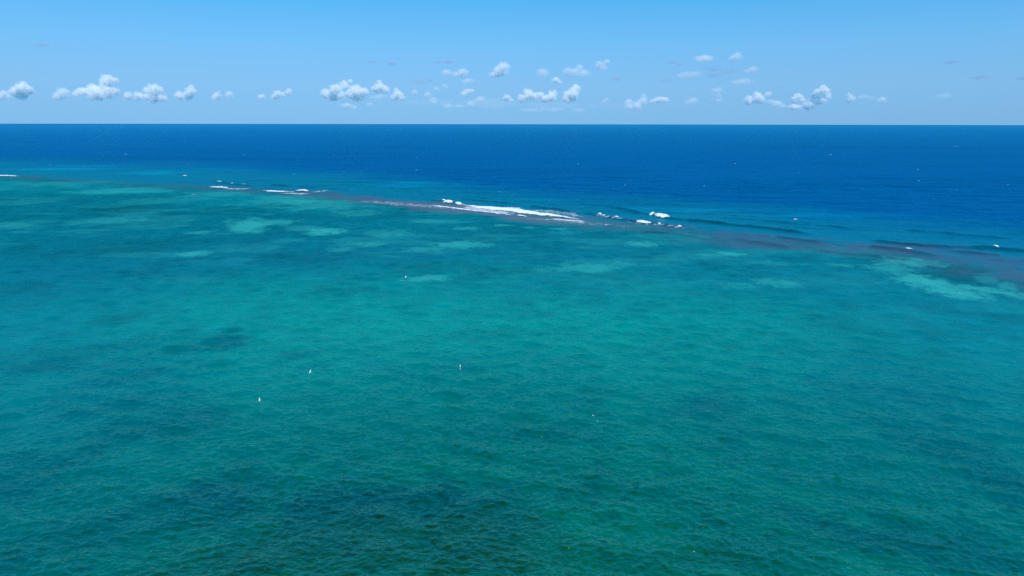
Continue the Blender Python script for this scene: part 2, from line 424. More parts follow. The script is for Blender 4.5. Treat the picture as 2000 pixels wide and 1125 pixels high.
def sea_material():
    m, n, l = new_mat('sea_water')
    out = n.new('ShaderNodeOutputMaterial')
    attr = n.new('ShaderNodeAttribute'); attr.attribute_name = 'water_body'
    geo = n.new('ShaderNodeNewGeometry')
    def mapped(sc, rot):
        mp = n.new('ShaderNodeMapping'); mp.inputs['Scale'].default_value = sc; mp.inputs['Rotation'].default_value = (0, 0, rot)
        l.new(geo.outputs['Position'], mp.inputs['Vector']); return mp
    def noise(mp, scale, detail, rough, dist=0.0):
        t = n.new('ShaderNodeTexNoise'); t.inputs['Scale'].default_value = scale; t.inputs['Detail'].default_value = detail
        t.inputs['Roughness'].default_value = rough; t.inputs['Distortion'].default_value = dist
        l.new(mp.outputs[0], t.inputs['Vector']); return t
    n1 = noise(mapped((0.55, 1, 1), 0.12), 0.9, 4, 0.55, 0.4)      # metre-scale wavelets
    n2 = noise(mapped((0.6, 1, 1), -0.35), 2.6, 3, 0.5, 0.3)      # ripples
    n3 = noise(mapped((0.5, 1, 1), 0.05), 0.16, 4, 0.6, 0.2)      # longer chop for the distance
    def bump(t, dist, strength, prev=None):
        b = n.new('ShaderNodeBump'); b.inputs['Strength'].default_value = strength; b.inputs['Distance'].default_value = dist
        l.new(t.outputs['Fac'], b.inputs['Height'])
        if prev: l.new(prev.outputs[0], b.inputs['Normal'])
        return b
    n4 = noise(mapped((0.45, 1, 1), 0.08), 0.045, 3, 0.55, 0.3)     # open-water heave
    b4 = bump(n4, 4.5, 1.0); l.new(attr.outputs['Alpha'], b4.inputs['Strength'])
    b3 = bump(n3, 0.45, 1.0, b4)
    b1 = bump(n1, 0.30, 1.0, b3)
    b2 = bump(n2, 0.07, 1.0, b1)
    diff = n.new('ShaderNodeBsdfDiffuse'); 
    # looking into a wave face that leans towards the eye, the sight line runs on longer through the water and loses more light
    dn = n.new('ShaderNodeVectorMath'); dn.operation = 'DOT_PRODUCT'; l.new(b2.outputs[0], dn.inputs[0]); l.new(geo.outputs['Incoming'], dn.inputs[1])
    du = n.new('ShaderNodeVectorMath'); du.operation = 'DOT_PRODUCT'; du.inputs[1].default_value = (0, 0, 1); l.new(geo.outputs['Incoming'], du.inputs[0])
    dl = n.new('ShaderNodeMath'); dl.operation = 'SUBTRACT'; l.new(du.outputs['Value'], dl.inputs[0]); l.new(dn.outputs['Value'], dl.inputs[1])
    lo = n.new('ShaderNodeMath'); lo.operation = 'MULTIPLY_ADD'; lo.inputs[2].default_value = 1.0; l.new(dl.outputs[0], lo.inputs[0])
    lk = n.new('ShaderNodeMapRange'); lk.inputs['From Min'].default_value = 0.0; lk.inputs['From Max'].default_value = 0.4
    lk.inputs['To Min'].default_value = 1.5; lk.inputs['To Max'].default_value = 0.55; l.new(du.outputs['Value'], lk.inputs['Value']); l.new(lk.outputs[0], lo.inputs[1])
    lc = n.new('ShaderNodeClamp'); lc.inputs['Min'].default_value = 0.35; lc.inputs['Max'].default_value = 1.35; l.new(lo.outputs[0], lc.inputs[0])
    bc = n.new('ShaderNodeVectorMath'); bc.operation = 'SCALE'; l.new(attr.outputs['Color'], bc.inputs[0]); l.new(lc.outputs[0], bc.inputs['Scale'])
    l.new(bc.outputs[0], diff.inputs['Color'])
    # light coming back up out of the water hardly depends on the slope of the surface it leaves through
    up = n.new('ShaderNodeMix'); up.data_type = 'VECTOR'; up.inputs['Factor'].default_value = 0.06
    ua = [i for i in up.inputs if i.type == 'VECTOR']; ua[0].default_value = (0, 0, 1); l.new(b2.outputs[0], ua[1])
    l.new([q for q in up.outputs if q.type == 'VECTOR'][0], diff.inputs['Normal'])
    gl = n.new('ShaderNodeBsdfGlossy'); gl.inputs['Roughness'].default_value = 0.12
    gl.inputs['Color'].default_value = (0.42, 0.95, 0.8, 1)
    l.new(b2.outputs[0], gl.inputs['Normal'])
    fr = n.new('ShaderNodeFresnel'); fr.inputs['IOR'].default_value = 1.333; l.new(b2.outputs[0], fr.inputs['Normal'])
    # a rough sea never mirrors fully at grazing angles: far off, the wave faces that turn towards the eye fill most of the view
    dot = n.new('ShaderNodeVectorMath'); dot.operation = 'DOT_PRODUCT'; dot.inputs[1].default_value = (0, 0, 1); l.new(geo.outputs['Incoming'], dot.inputs[0])
    inv = n.new('ShaderNodeMath'); inv.operation = 'SUBTRACT'; inv.use_clamp = True; inv.inputs[0].default_value = 1.0; l.new(dot.outputs['Value'], inv.inputs[1])
    pw = n.new('ShaderNodeMath'); pw.operation = 'POWER'; pw.inputs[1].default_value = 60.0; l.new(inv.outputs[0], pw.inputs[0])
    st = n.new('ShaderNodeMapRange'); st.interpolation_type = 'SMOOTHSTEP'; st.inputs['From Min'].default_value = 0.02; st.inputs['From Max'].default_value = 0.55
    st.inputs['To Min'].default_value = 0.07; st.inputs['To Max'].default_value = 0.6; l.new(dot.outputs['Value'], st.inputs['Value'])
    tint = n.new('ShaderNodeMix'); tint.data_type = 'RGBA'; l.new(dot.outputs['Value'], tint.inputs['Factor'])
    tint.inputs['A'].default_value = (0.15, 0.8, 1.0, 1); tint.inputs['B'].default_value = (0.75, 1.0, 0.25, 1)
    l.new(tint.outputs['Result'], gl.inputs['Color'])
    k2 = n.new('ShaderNodeMath'); k2.operation = 'MULTIPLY_ADD'; k2.inputs[1].default_value = 0.4; l.new(pw.outputs[0], k2.inputs[0]); l.new(st.outputs[0], k2.inputs[2])
    k3 = n.new('ShaderNodeMath'); k3.operation = 'MULTIPLY'; l.new(k2.outputs[0], k3.inputs[0]); l.new(fr.outputs[0], k3.inputs[1])
    mn = n.new('ShaderNodeMath'); mn.operation = 'MINIMUM'; mn.inputs[1].default_value = 0.4; l.new(k3.outputs[0], mn.inputs[0])
    mx = n.new('ShaderNodeMixShader'); l.new(mn.outputs[0], mx.inputs[0]); l.new(diff.outputs[0], mx.inputs[1]); l.new(gl.outputs[0], mx.inputs[2])
    l.new(mx.outputs[0], out.inputs['Surface'])
    return m

sea = link('sea', build_sea(), sea_material())
tag(sea, 'turquoise lagoon water darkening to deep blue open sea at the horizon', kind='structure')

# ------------------------------------------------------------------ foam
def foam_material(name, thick):
    m, n, l = new_mat(name)
    out = n.new('ShaderNodeOutputMaterial')
    attr = n.new('ShaderNodeAttribute'); attr.attribute_name = 'cover'
    geo = n.new('ShaderNodeNewGeometry')
    t = n.new('ShaderNodeTexNoise'); t.inputs['Scale'].default_value = 0.9 if thick else 0.45
    t.inputs['Detail'].default_value = 6; t.inputs['Roughness'].default_value = 0.7
    mp = n.new('ShaderNodeMapping'); mp.inputs['Scale'].default_value = (0.45, 1, 1); l.new(geo.outputs['Position'], mp.inputs['Vector']); l.new(mp.outputs[0], t.inputs['Vector'])
    # opacity = cover pushed about by the noise
    mul = n.new('ShaderNodeMath'); mul.operation = 'MULTIPLY_ADD'; mul.inputs[1].default_value = 2.2 if thick else 1.6; l.new(attr.outputs['Fac'], mul.inputs[0])
    sub = n.new('ShaderNodeMath'); sub.operation = 'MULTIPLY_ADD'; sub.inputs[1].default_value = 3.4; sub.inputs[2].default_value = -2.3 if thick else -2.1
    l.new(t.outputs['Fac'], sub.inputs[0]); l.new(sub.outputs[0], mul.inputs[2])
    cl = n.new('ShaderNodeClamp'); l.new(mul.outputs[0], cl.inputs[0]); cl.inputs['Max'].default_value = 1.0 if thick else 0.7
    b = n.new('ShaderNodeBump'); b.inputs['Distance'].default_value = 0.25; b.inputs['Strength'].default_value = 0.8; l.new(t.outputs['Fac'], b.inputs['Height'])
    d = n.new('ShaderNodeBsdfDiffuse'); d.inputs['Color'].default_value = (0.80, 0.86, 0.92, 1); l.new(b.outputs[0], d.inputs['Normal'])
    tr = n.new('ShaderNodeBsdfTransparent')
    mx = n.new('ShaderNodeMixShader'); l.new(cl.outputs[0], mx.inputs[0]); l.new(tr.outputs[0], mx.inputs[1]); l.new(d.outputs[0], mx.inputs[2])
    l.new(mx.outputs[0], out.inputs['Surface'])
    return m

FOAM = foam_material('foam', True)
WASH = foam_material('foam_wash', False)

def metres_per_px(px, py):
    return np.hypot(*(ground(px, py - 0.5) - ground(px, py + 0.5)))

def foam_strip(pts, height, step=0.7, nv=13, seed=0, power=0.6, ends=0.3, cover=1.0, origin=None):
    """pts: (px, py, back_px, front_px). A ragged mound of foam lying along a crest, real metres on the sea."""
    rows = []
    for px, py, bk, ft in pts:
        g = ground(px, py); s = metres_per_px(px, py)
        rows.append((g[0], g[1], bk * s * 0.8, ft * s * 0.8))
    P = resample(rows, step)
    n = len(P)
    t = np.gradient(P[:, :2], axis=0); t /= np.maximum(np.hypot(t[:, 0], t[:, 1]), 1e-6)[:, None]
    nrm = np.stack([t[:, 1], -t[:, 0]], 1)
    flip = (nrm * P[:, :2]).sum(1) > 0
    nrm[flip] *= -1                                   # towards the shore
    u = np.linspace(0, 1, n)
    endt = np.clip(np.minimum(u, 1 - u) / ends, 0, 1) ** 0.6
    v = np.linspace(-1, 1, nv)
    off = np.where(v[None, :] < 0, v[None, :] * P[:, 2:3], v[None, :] * P[:, 3:4])
    wob = 0.7 + 0.6 * vnoise(P[:, 0] / 3.0, P[:, 1] / 3.0, seed)
    off = off * (wob * (0.35 + 0.65 * endt))[:, None]
    x = P[:, 0:1] + nrm[:, 0:1] * off; y = P[:, 1:2] + nrm[:, 1:2] * off
    prof = (1 - np.abs(v) ** 2)[None, :] ** power
    bumps = 0.55 + 0.9 * fbm(x, y, 2.2, 3, seed + 3)
    hz = height * prof * bumps * endt[:, None]
    zs, _, _ = waves(x, y)
    z = zs + 0.05 + hz
    cov = np.clip((1 - np.abs(v)) * 1.5, 0, 1)[None, :] * np.ones((n, 1)) * cover * (0.25 + 0.75 * endt)[:, None]
    o = np.array([P[n // 2, 0], P[n // 2, 1], 0.0]) if origin is None else np.asarray(origin)
    co = np.stack([x, y, z], -1).reshape(-1, 3) - o
    me = mesh_from_arrays('foam', co, grid_quads(n, nv))
    a = me.attributes.new('cover', 'FLOAT', 'POINT')
    a.data.foreach_set('value', cov.astype(np.float32).ravel())
    return me, o

def breaker(label, crests, height, washes=(), group='waves breaking along the reef', cat='breaking wave', name='breaking_wave', seed=0, kw=None):
    kw = kw or {}
    root = None; o = None
    for i, c in enumerate(crests):
        me, oo = foam_strip(c, height, seed=seed + i * 7, origin=o, **kw)
        if root is None:
            o = oo
            root = thing(name, label, cat, tuple(o), group)
        link('foam_crest', me, FOAM, root)
    for i, (w, cv) in enumerate(washes):
        me, _ = foam_strip(w, 0.06, step=1.0, nv=15, seed=seed + 50 + i, origin=o, cover=cv, ends=0.2)
        link('foam_wash', me, WASH, root)
    return root

breaker('long white breaker, the largest band of surf on the reef', [[
    (900, 400, 1.2, 1.6), (925, 403, 2, 3.5), (945, 405.5, 3, 5), (975, 409, 4.5, 5), (1000, 411, 5.5, 4.5), (1020, 414, 4, 5), (1045, 417.5, 4, 4.5), (1075, 421, 4, 4), (1100, 424.3, 3.3, 3), (1133, 428.4, 1.6, 2)]], 0.7,
    [([(905, 403, 2, 5), (940, 409, 2, 5), (980, 414, 2, 5), (1010, 418, 2, 4)], .62),
     ([(985, 406.5, 2.5, 2.5), (1018, 407.5, 2, 2)], .75),
     ([(1020, 410, 3, 3), (1060, 411.5, 4, 3), (1105, 417, 4, 3), (1140, 425, 3, 3)], .38),
     ([(1070, 427, 2, 2.5), (1100, 429.5, 3, 3), (1128, 432, 4, 3), (1145, 434, 3, 3)], .6),
     ([(700, 392, 5, 4), (760, 397, 5, 4), (820, 402, 5, 4), (870, 405, 4, 4), (920, 410, 3, 4)], .33),
     ([(1000, 424, 3, 3), (1060, 429, 4, 4), (1140, 436, 5, 4), (1240, 444, 5, 4)], .25)], seed=1)
breaker('thin white front line of foam running ahead of the largest breaker', [[
    (845, 401.3, .9, .9), (858, 403.2, 1, 1), (880, 406, .8, .8), (905, 409, .8, .8), (930, 412.2, .7, .7), (955, 415, .6, .6), (985, 418.5, .5, .5), (1000, 420, .4, .4)]], 0.35, seed=3, kw=dict(ends=0.06))
breaker('short foam streak just in front of the middle of the largest breaker', [[(1010, 420, .6, .6), (1017, 421.2, .9, .9), (1030, 423, .7, .7)]], 0.35, seed=5)
breaker('small peeling breaker at the upper left tip of the largest surf band', [[(865, 392.6, .7, .8), (868.5, 394, .9, .9)], [(869, 394.6, 1, 1.4), (876, 396, 1.2, 1.4), (884, 397.6, .8, .8)]], 0.7, seed=7)
breaker('little white crest between the peeling breaker and the largest surf band', [[(888.5, 398.3, .7, .8), (894, 399, .9, 1), (901, 400.3, .7, .7)]], 0.6, seed=9)
breaker('low foamy breaker with long tail, nearest to the small crests on the left', [[(408, 365, .5, .5), (418, 365.7, 1, 1), (426, 366, 1.6, 1.4), (436, 366.8, 1.4, 1), (446, 367.2, .8, .8)]], 0.6,
        [([(436, 368, 1, 1.2), (465, 369, 1, 1.2), (490, 369, .6, .8)], .55)], seed=11)
breaker('long low breaker of spread foam on the left part of the reef', [[(513, 371.7, .5, .6), (525, 373, .9, 1.2), (540, 374, 1.2, 1.6), (555, 374.7, 1.1, 1.5), (575, 375, 1, .9)]], 0.45,
        [([(545, 377, 1.3, 1.2), (575, 378, 2, 2), (605, 379.5, 3, 3)], .5), ([(606, 376, .8, .8), (625, 374, .8, .8), (642, 371, .6, .6)], .55)], seed=13)
breaker('bright plump white breaker at the right end of the long low one', [[(579, 372.7, 1.2, 1.2), (586, 372.2, 1.9, 1.9), (594, 372.9, 1.6, 1.6), (603, 373.3, .7, .7)]], 0.95, seed=15)
breaker('breaker cut off by the left edge of the view', [[(-30, 343, .8, .8), (-5, 343.2, .9, 1), (14, 343.6, .7, .7), (38, 344.3, .4, .4)]], 0.5, seed=17)
breaker('tall white breaker with full round foam right of the largest surf band', [[(1278, 421.3, 1.2, 1), (1286, 423.2, 1.4, 1.8), (1296, 425.2, 1.2, 1.6), (1309, 427, .5, .7)]], 1.0,
        [([(1278, 427, 1, 1.5), (1292, 429, 1, 2), (1305, 430, 1, 1)], .45)], seed=19)
breaker('pale curling crest touching the left side of the tall white breaker', [[(1269, 421.2, 1.2, 1), (1273, 420.8, .9, .8), (1279, 421, .7, .6)]], 0.8, seed=21)
breaker('thin straight breaker in front of and left of the tall white one', [[(1242, 433.3, .8, .7), (1250, 434.8, 1, 1), (1262, 436.3, .8, .8), (1273, 437.7, .4, .5)]], 0.5,
        [([(1222, 431.5, .4, .5), (1245, 435, .5, 1.2), (1290, 440, .5, 1.2), (1340, 446, .4, .5)], .33)], seed=23)
for lab, pts, sd_ in [
    ('first white fleck on the swell line right of the largest surf band', [(1168, 421.4, .7, .7), (1171, 421.8, .9, .9), (1175, 422.4, .6, .6)], 31),
    ('bright round fleck beside the first one right of the largest surf band', [(1177.5, 423.5, .9, 1), (1179.5, 424, 1.2, 1.2), (1182, 424, .9, .9)], 33),
    ('third, flatter fleck on the swell line right of the largest surf band', [(1200, 426.4, .6, .6), (1204, 427, .9, .8), (1209, 427.6, .5, .5)], 35),
    ('fleck just right of the thin straight breaker', [(1284, 439, .6, .6), (1287, 439.3, .8, .8), (1291, 439.7, .6, .6)], 37),
    ('rightmost fleck of the swell line that carries the thin straight breaker', [(1322, 444, .6, .7), (1326, 444.4, .8, .8), (1332, 444.8, .5, .5)], 39),
    ('white crest on the dark swell at the right edge of the view', [(1938, 485, .8, .6), (1943, 486, 1, 1.2), (1951, 487.2, .5, .6)], 41),
    ('thin foam lip on the dark wave over the right part of the reef', [(1766, 489.5, .4, .4), (1775, 490.8, .5, .6), (1783, 492, .4, .4)], 43),
    ('leftmost and highest of three small crests above the tailed breaker', [(426, 355.6, .5, .5), (429, 356.4, .7, .7), (432, 356.6, .5, .5)], 45),
    ('middle one of three small crests above the tailed breaker', [(452.5, 360.2, .5, .5), (454.5, 360.4, .5, .5), (457, 360.2, .5, .5)], 47),
    ('rightmost of three small crests above the tailed breaker', [(473, 361.3, .4, .4), (476, 361.7, .5, .5), (480, 361.8, .4, .4)], 49)]:
    breaker(lab, [[(a, b, c * .8, d * .8) for a, b, c, d in pts]], 0.5, [([(pts[0][0] - 9, pts[0][1] - .8, .4, .5), (pts[1][0], pts[1][1] + .6, .6, 1.2), (pts[-1][0] + 10, pts[-1][1] + 1.6, .4, .5)], .33)] if 1100 < pts[0][0] < 1500 else (), group='small breaking crests on the reef', cat='wave crest', name='wave_crest', seed=sd_)
for lab, pts, sd_ in [
    ('white whitecap in the clear blue-green water right of the tall breaker', [(1548, 429.8, .3, .4), (1553, 429.6, .5, .5), (1558, 429, .3, .3)], 61),
    ('single whitecap off the reef, above left of the three small crests', [(358, 342.7, .4, .4), (360.5, 343.2, .5, .5), (363, 343.6, .4, .4)], 63)]:
    breaker(lab, [pts], 0.6, group='lone whitecaps near the reef', cat='whitecap', name='whitecap', seed=sd_)

CAPS = [(245, 302), (476, 302), (98, 323), (164, 326), (367, 320), (574, 340), (672, 337), (957, 291), (814, 308), (813, 332), (1231, 353), (1221, 362), (1198, 369), (975, 376),
        (1436, 320), (1622, 302), (1678, 320), (1666, 346), (1793, 331), (1795, 353), (1869, 371), (1823, 389), (1684, 370), (1375, 364), (1450, 394), (1968, 361), (1867, 286), (1560, 338), (1130, 320)]
for i, (px, py) in enumerate(CAPS):
    w = 0.9 + 1.3 * random.random()
    bk = 0.26 if py > 330 else 0.16
    me, o = foam_strip([(px - w, py - .1, bk, bk), (px, py, bk * 1.4, bk * 1.4), (px + w, py + .1, bk, bk)], 0.35, step=0.5, nv=9, seed=400 + i, cover=0.5)
    c = link('whitecap', me, FOAM); c.location = tuple(o)
    tag(c, 'tiny white fleck of foam out on the deep blue sea', 'whitecap', 'whitecaps on the deep blue sea')

FLECKS = [(1158.5, 810.5, 2.2, 'elongated foam fleck on green water, upper one of a pair'), (1167, 823, 1.0, 'dot of foam on green water, lower one of a pair'),
          (1355.5, 1077, 1.6, 'foam fleck on dark water close to the bottom of the view'), (380, 380, 1.4, 'foam fleck inside the lagoon below the tailed breaker')]
for i, (px, py, w, lab) in enumerate(FLECKS):
    me, o = foam_strip([(px - w, py + .3, .4, .4), (px, py, .6, .6), (px + w, py - .3, .4, .4)], 0.05, step=0.08, nv=9, seed=500 + i)
    c = link('foam_fleck', me, FOAM); c.location = tuple(o)
    tag(c, lab, 'foam fleck', 'foam flecks on the lagoon')

# ------------------------------------------------------------------ seabirds over the lagoon
def plain(name, col, rough=0.7):
    m, n, l = new_mat(name)
    out = n.new('ShaderNodeOutputMaterial'); p = n.new('ShaderNodeBsdfPrincipled')
    t = n.new('ShaderNodeTexNoise'); t.inputs['Scale'].default_value = 60
    mixn = n.new('ShaderNodeMix'); mixn.data_type = 'RGBA'
    mixn.inputs['A'].default_value = (*[c * 0.9 for c in col], 1); mixn.inputs['B'].default_value = (*col, 1)
    l.new(t.outputs['Fac'], mixn.inputs['Factor']); l.new(mixn.outputs['Result'], p.inputs['Base Color'])
    p.inputs['Roughness'].default_value = rough
    l.new(p.outputs[0], out.inputs['Surface'])
    return m
FEATHER = plain('white_feathers', (0.88, 0.88, 0.86))
WINGTIP = plain('grey_wing_feathers', (0.74, 0.75, 0.78))
BEAK = plain('yellow_beak', (0.7, 0.42, 0.05), 0.4)

def bird_body():
    # rings along +Y: tail tip .. head
    prof = [(-0.30, .055, .006, .0), (-0.24, .05, .012, .0), (-0.16, .045, .03, .0), (-0.06, .07, .06, -.005), (0.05, .078, .07, -.008), (0.13, .062, .058, .0), (0.175, .042, .044, .012), (0.21, .042, .046, .022), (0.24, .036, .038, .024), (0.262, .016, .016, .022)]
    ns = 12
    co = []
    for y, a, b, z in prof:
        for k in range(ns):
            t = 2 * math.pi * k / ns
            co.append((a * math.cos(t), y, z + b * math.sin(t)))
    q = []
    for i in range(len(prof) - 1):
        for k in range(ns):
            q.append((i * ns + k, i * ns + (k + 1) % ns, (i + 1) * ns + (k + 1) % ns, (i + 1) * ns + k))
    me = bpy.data.meshes.new('body')
    me.from_pydata(co, [], q + [tuple(range(ns))[::-1], tuple((len(prof) - 1) * ns + k for k in range(ns))])
    me.polygons.foreach_set('use_smooth', [True] * len(me.polygons))
    return me

def bird_wing(side, lift):
    # stations along the span: shoulder, elbow, wrist, tip; leading and trailing edge, dihedral then droop
    st = [(0.05, .12, -.08, .02), (0.18, .15, -.09, .02 + .13 * lift), (0.32, .16, -.06, .02 + .24 * lift), (0.45, .08, -.06, .02 + .28 * lift), (0.56, .0, -.06, .02 + .27 * lift), (0.62, -.06, -.085, .02 + .24 * lift)]
    co, q = [], []
    for x, le, te, z in st:
        th = 0.016 * (1 - x / 0.75)
        for f, up in ((0, 0), (.25, 1), (.6, .7), (1, 0), (.6, -.3), (.25, -.5)):
            co.append((side * x, le + (te - le) * f, z + up * th))
    for i in range(len(st) - 1):
        for k in range(6):
            f = (i * 6 + k, i * 6 + (k + 1) % 6, (i + 1) * 6 + (k + 1) % 6, (i + 1) * 6 + k)
            q.append(f if side < 0 else f[::-1])
    caps = [tuple(range(6)), tuple((len(st) - 1) * 6 + k for k in range(6))]
    me = bpy.data.meshes.new('wing')
    me.from_pydata(co, [], q + caps)
    me.polygons.foreach_set('use_smooth', [True] * len(me.polygons))
    return me

def bird_beak():
    me = bpy.data.meshes.new('beak'); bm = bmesh.new()
    bmesh.ops.create_cone(bm, segments=8, radius1=0.012, radius2=0.002, depth=0.05, cap_ends=True)
    bmesh.ops.rotate(bm, verts=bm.verts, matrix=Matrix.Rotation(R(-98), 3, 'X'))
    bmesh.ops.translate(bm, verts=bm.verts, vec=(0, 0.28, 0.018))
    bm.to_mesh(me); bm.free()
    return me

BODY_ME = bird_body(); BODY_ME.materials.append(FEATHER)
BEAK_ME = bird_beak(); BEAK_ME.materials.append(BEAK)
WINGS = {}
for lift in (0.4, 0.9, 1.3):
    WINGS[lift] = [bird_wing(s, lift) for s in (-1, 1)]
    for w in WINGS[lift]: w.materials.append(WINGTIP if False else FEATHER)

BIRDS = [  # px, py, height above the water, heading, roll, wing lift, scale, label
    (606, 726, 1.5, 75, -42, 0.4, .9, 'white seabird flying low, the middle one of three on the left of the lagoon'),
    (507, 781.5, 1.5, 105, -30, 0.9, .9, 'white seabird with bent wings, lowest and leftmost over the lagoon'),
    (898.8, 715.0, 1.2, 280, 35, 0.4, .65, 'upper bird of the close pair near the middle of the lagoon'),
    (898.8, 719.8, 0.5, 100, -35, 0.4, .6, 'lower bird of the close pair near the middle of the lagoon'),
    (792.5, 541, 1.0, 80, -40, 0.4, 1.0, 'farthest white seabird, beside a pale sand patch'),
]
for px, py, hz, head, roll, lift, sc, lab in BIRDS:
    g = ground(px, py, hz)
    b = thing('seabird', lab, 'bird', (g[0], g[1], hz), 'seabirds over the lagoon')
    b.rotation_euler = (R(4), R(roll), R(head)); b.scale = (sc, sc, sc)
    link('body', BODY_ME, None, b)
    for w in WINGS[lift]: link('wing', w, None, b)
    link('beak', BEAK_ME, None, b)

# ------------------------------------------------------------------ clouds
def cloud_material(lobes, dens, scale, grey=0.0):
    """vapour that thins out from the heart of every lobe, eaten away by noise; lobes are (centre, radii) in the cloud's own space"""
    m, n, l = new_mat('cloud_vapour')
    out = n.new('ShaderNodeOutputMaterial')
    tc = n.new('ShaderNodeTexCoord')
    prev = None
    for c, r in lobes:
        a = n.new('ShaderNodeVectorMath'); a.operation = 'SUBTRACT'; a.inputs[1].default_value = c; l.new(tc.outputs['Object'], a.inputs[0])
        b = n.new('ShaderNodeVectorMath'); b.operation = 'DIVIDE'; b.inputs[1].default_value = r; l.new(a.outputs[0], b.inputs[0])
        d = n.new('ShaderNodeVectorMath'); d.operation = 'LENGTH'; l.new(b.outputs[0], d.inputs[0])
        if prev is None: prev = d.outputs['Value']
        else:
            k = n.new('ShaderNodeMath'); k.operation = 'SMOOTH_MIN'; k.inputs[2].default_value = 0.25; l.new(prev, k.inputs[0]); l.new(d.outputs['Value'], k.inputs[1]); prev = k.outputs[0]
    t = n.new('ShaderNodeTexNoise'); t.inputs['Scale'].default_value = 1.0 / scale; t.inputs['Detail'].default_value = 5; t.inputs['Roughness'].default_value = 0.66
    l.new(tc.outputs['Object'], t.inputs['Vector'])
    f = n.new('ShaderNodeMath'); f.operation = 'MULTIPLY_ADD'; f.inputs[1].default_value = -2.1; l.new(t.outputs['Fac'], f.inputs[0]); l.new(prev, f.inputs[2])   # len - 1.9 noise
    mr = n.new('ShaderNodeMapRange'); mr.interpolation_type = 'SMOOTHSTEP'
    mr.inputs['From Min'].default_value = 0.08; mr.inputs['From Max'].default_value = -0.75
    mr.inputs['To Min'].default_value = 0.0; mr.inputs['To Max'].default_value = dens
    l.new(f.outputs[0], mr.inputs['Value'])
    sc = n.new('ShaderNodeVolumeScatter'); sc.inputs['Color'].default_value = (1, 1, 1, 1); sc.inputs['Anisotropy'].default_value = -0.3
    l.new(mr.outputs[0], sc.inputs['Density'])
    last = sc
    if grey:                                                    # thin scud lying in shade: that shade is put in as absorption
        ab = n.new('ShaderNodeVolumeAbsorption'); ab.inputs['Color'].default_value = (0.1, 0.4, 0.7, 1)
        gm = n.new('ShaderNodeMath'); gm.operation = 'MULTIPLY'; gm.inputs[1].default_value = grey; l.new(mr.outputs[0], gm.inputs[0]); l.new(gm.outputs[0], ab.inputs['Density'])
        last = n.new('ShaderNodeAddShader'); l.new(sc.outputs[0], last.inputs[0]); l.new(ab.outputs[0], last.inputs[1])
    l.new(last.outputs[0], out.inputs['Volume'])
    return m

def cloud(label, lobes, tau, group, base=640.0, name='cloud'):
    """lobes: (px, py, rx_px, ry_px or None). All lobes of a cloud float at one distance, set by the height of the cloud base."""
    low = max(l[1] + (l[3] if len(l) > 3 else l[2] * 0.8) for l in lobes)
    cx = sum(l[0] for l in lobes) / len(lobes)
    d = ray(cx, min(low, 226))
    D = (base - CAM_H) / max(d.z, 1e-3) * math.hypot(d.x, d.y)
    D = min(max(D, 5000), 30000)
    f = ray(cx, 200); fwd = Vector((f.x, f.y, 0)).normalized(); right = Vector((fwd.y, -fwd.x, 0))
    bm = bmesh.new()
    org = None; rm = 0; loc = []
    for lb in lobes:
        px, py, rx = lb[:3]; ry = lb[3] if len(lb) > 3 else rx * 0.85
        dd = ray(px, py)
        t = D / (dd.x * fwd.x + dd.y * fwd.y)
        c = Vector((0, 0, CAM_H)) + dd * t
        if org is None: org = c.copy()
        k = t / F
        c = c + fwd * random.uniform(-0.5, 0.5) * rx * k - org
        c = Vector((c.dot(right), c.dot(fwd), c.z))
        rad = Vector((rx * k, min(0.9 * rx, 3 * ry) * k, ry * k))
        rm = max(rm, rad.x); loc.append((c, rad))
        for v in bmesh.ops.create_icosphere(bm, subdivisions=3, radius=1.22)['verts']:
            v.co = c + Vector((v.co.x * rad.x, v.co.y * rad.y, v.co.z * rad.z))
    me = bpy.data.meshes.new('cloud'); bm.to_mesh(me); bm.free()
    o = link(name, me)
    if len(lobes) > 1:                                         # one closed skin round all lobes
        rmod = o.modifiers.new('skin', 'REMESH'); rmod.mode = 'VOXEL'; rmod.voxel_size = min(rm * 0.16, min(r.z for _, r in loc) * 0.3)
        dg = bpy.context.evaluated_depsgraph_get()
        nm = bpy.data.meshes.new_from_object(o.evaluated_get(dg))
        o.modifiers.clear(); o.data = nm; bpy.data.meshes.remove(me)
    o.location = org
    o.rotation_euler = (0, 0, math.atan2(right.y, right.x))
    med = sorted(r.x for _, r in loc)[len(loc) // 2]
    o.data.materials.append(cloud_material(loc, tau / med, med * 0.8, 0.7 if group == WISP else 0.0))
    return tag(o, label, 'cloud', group)

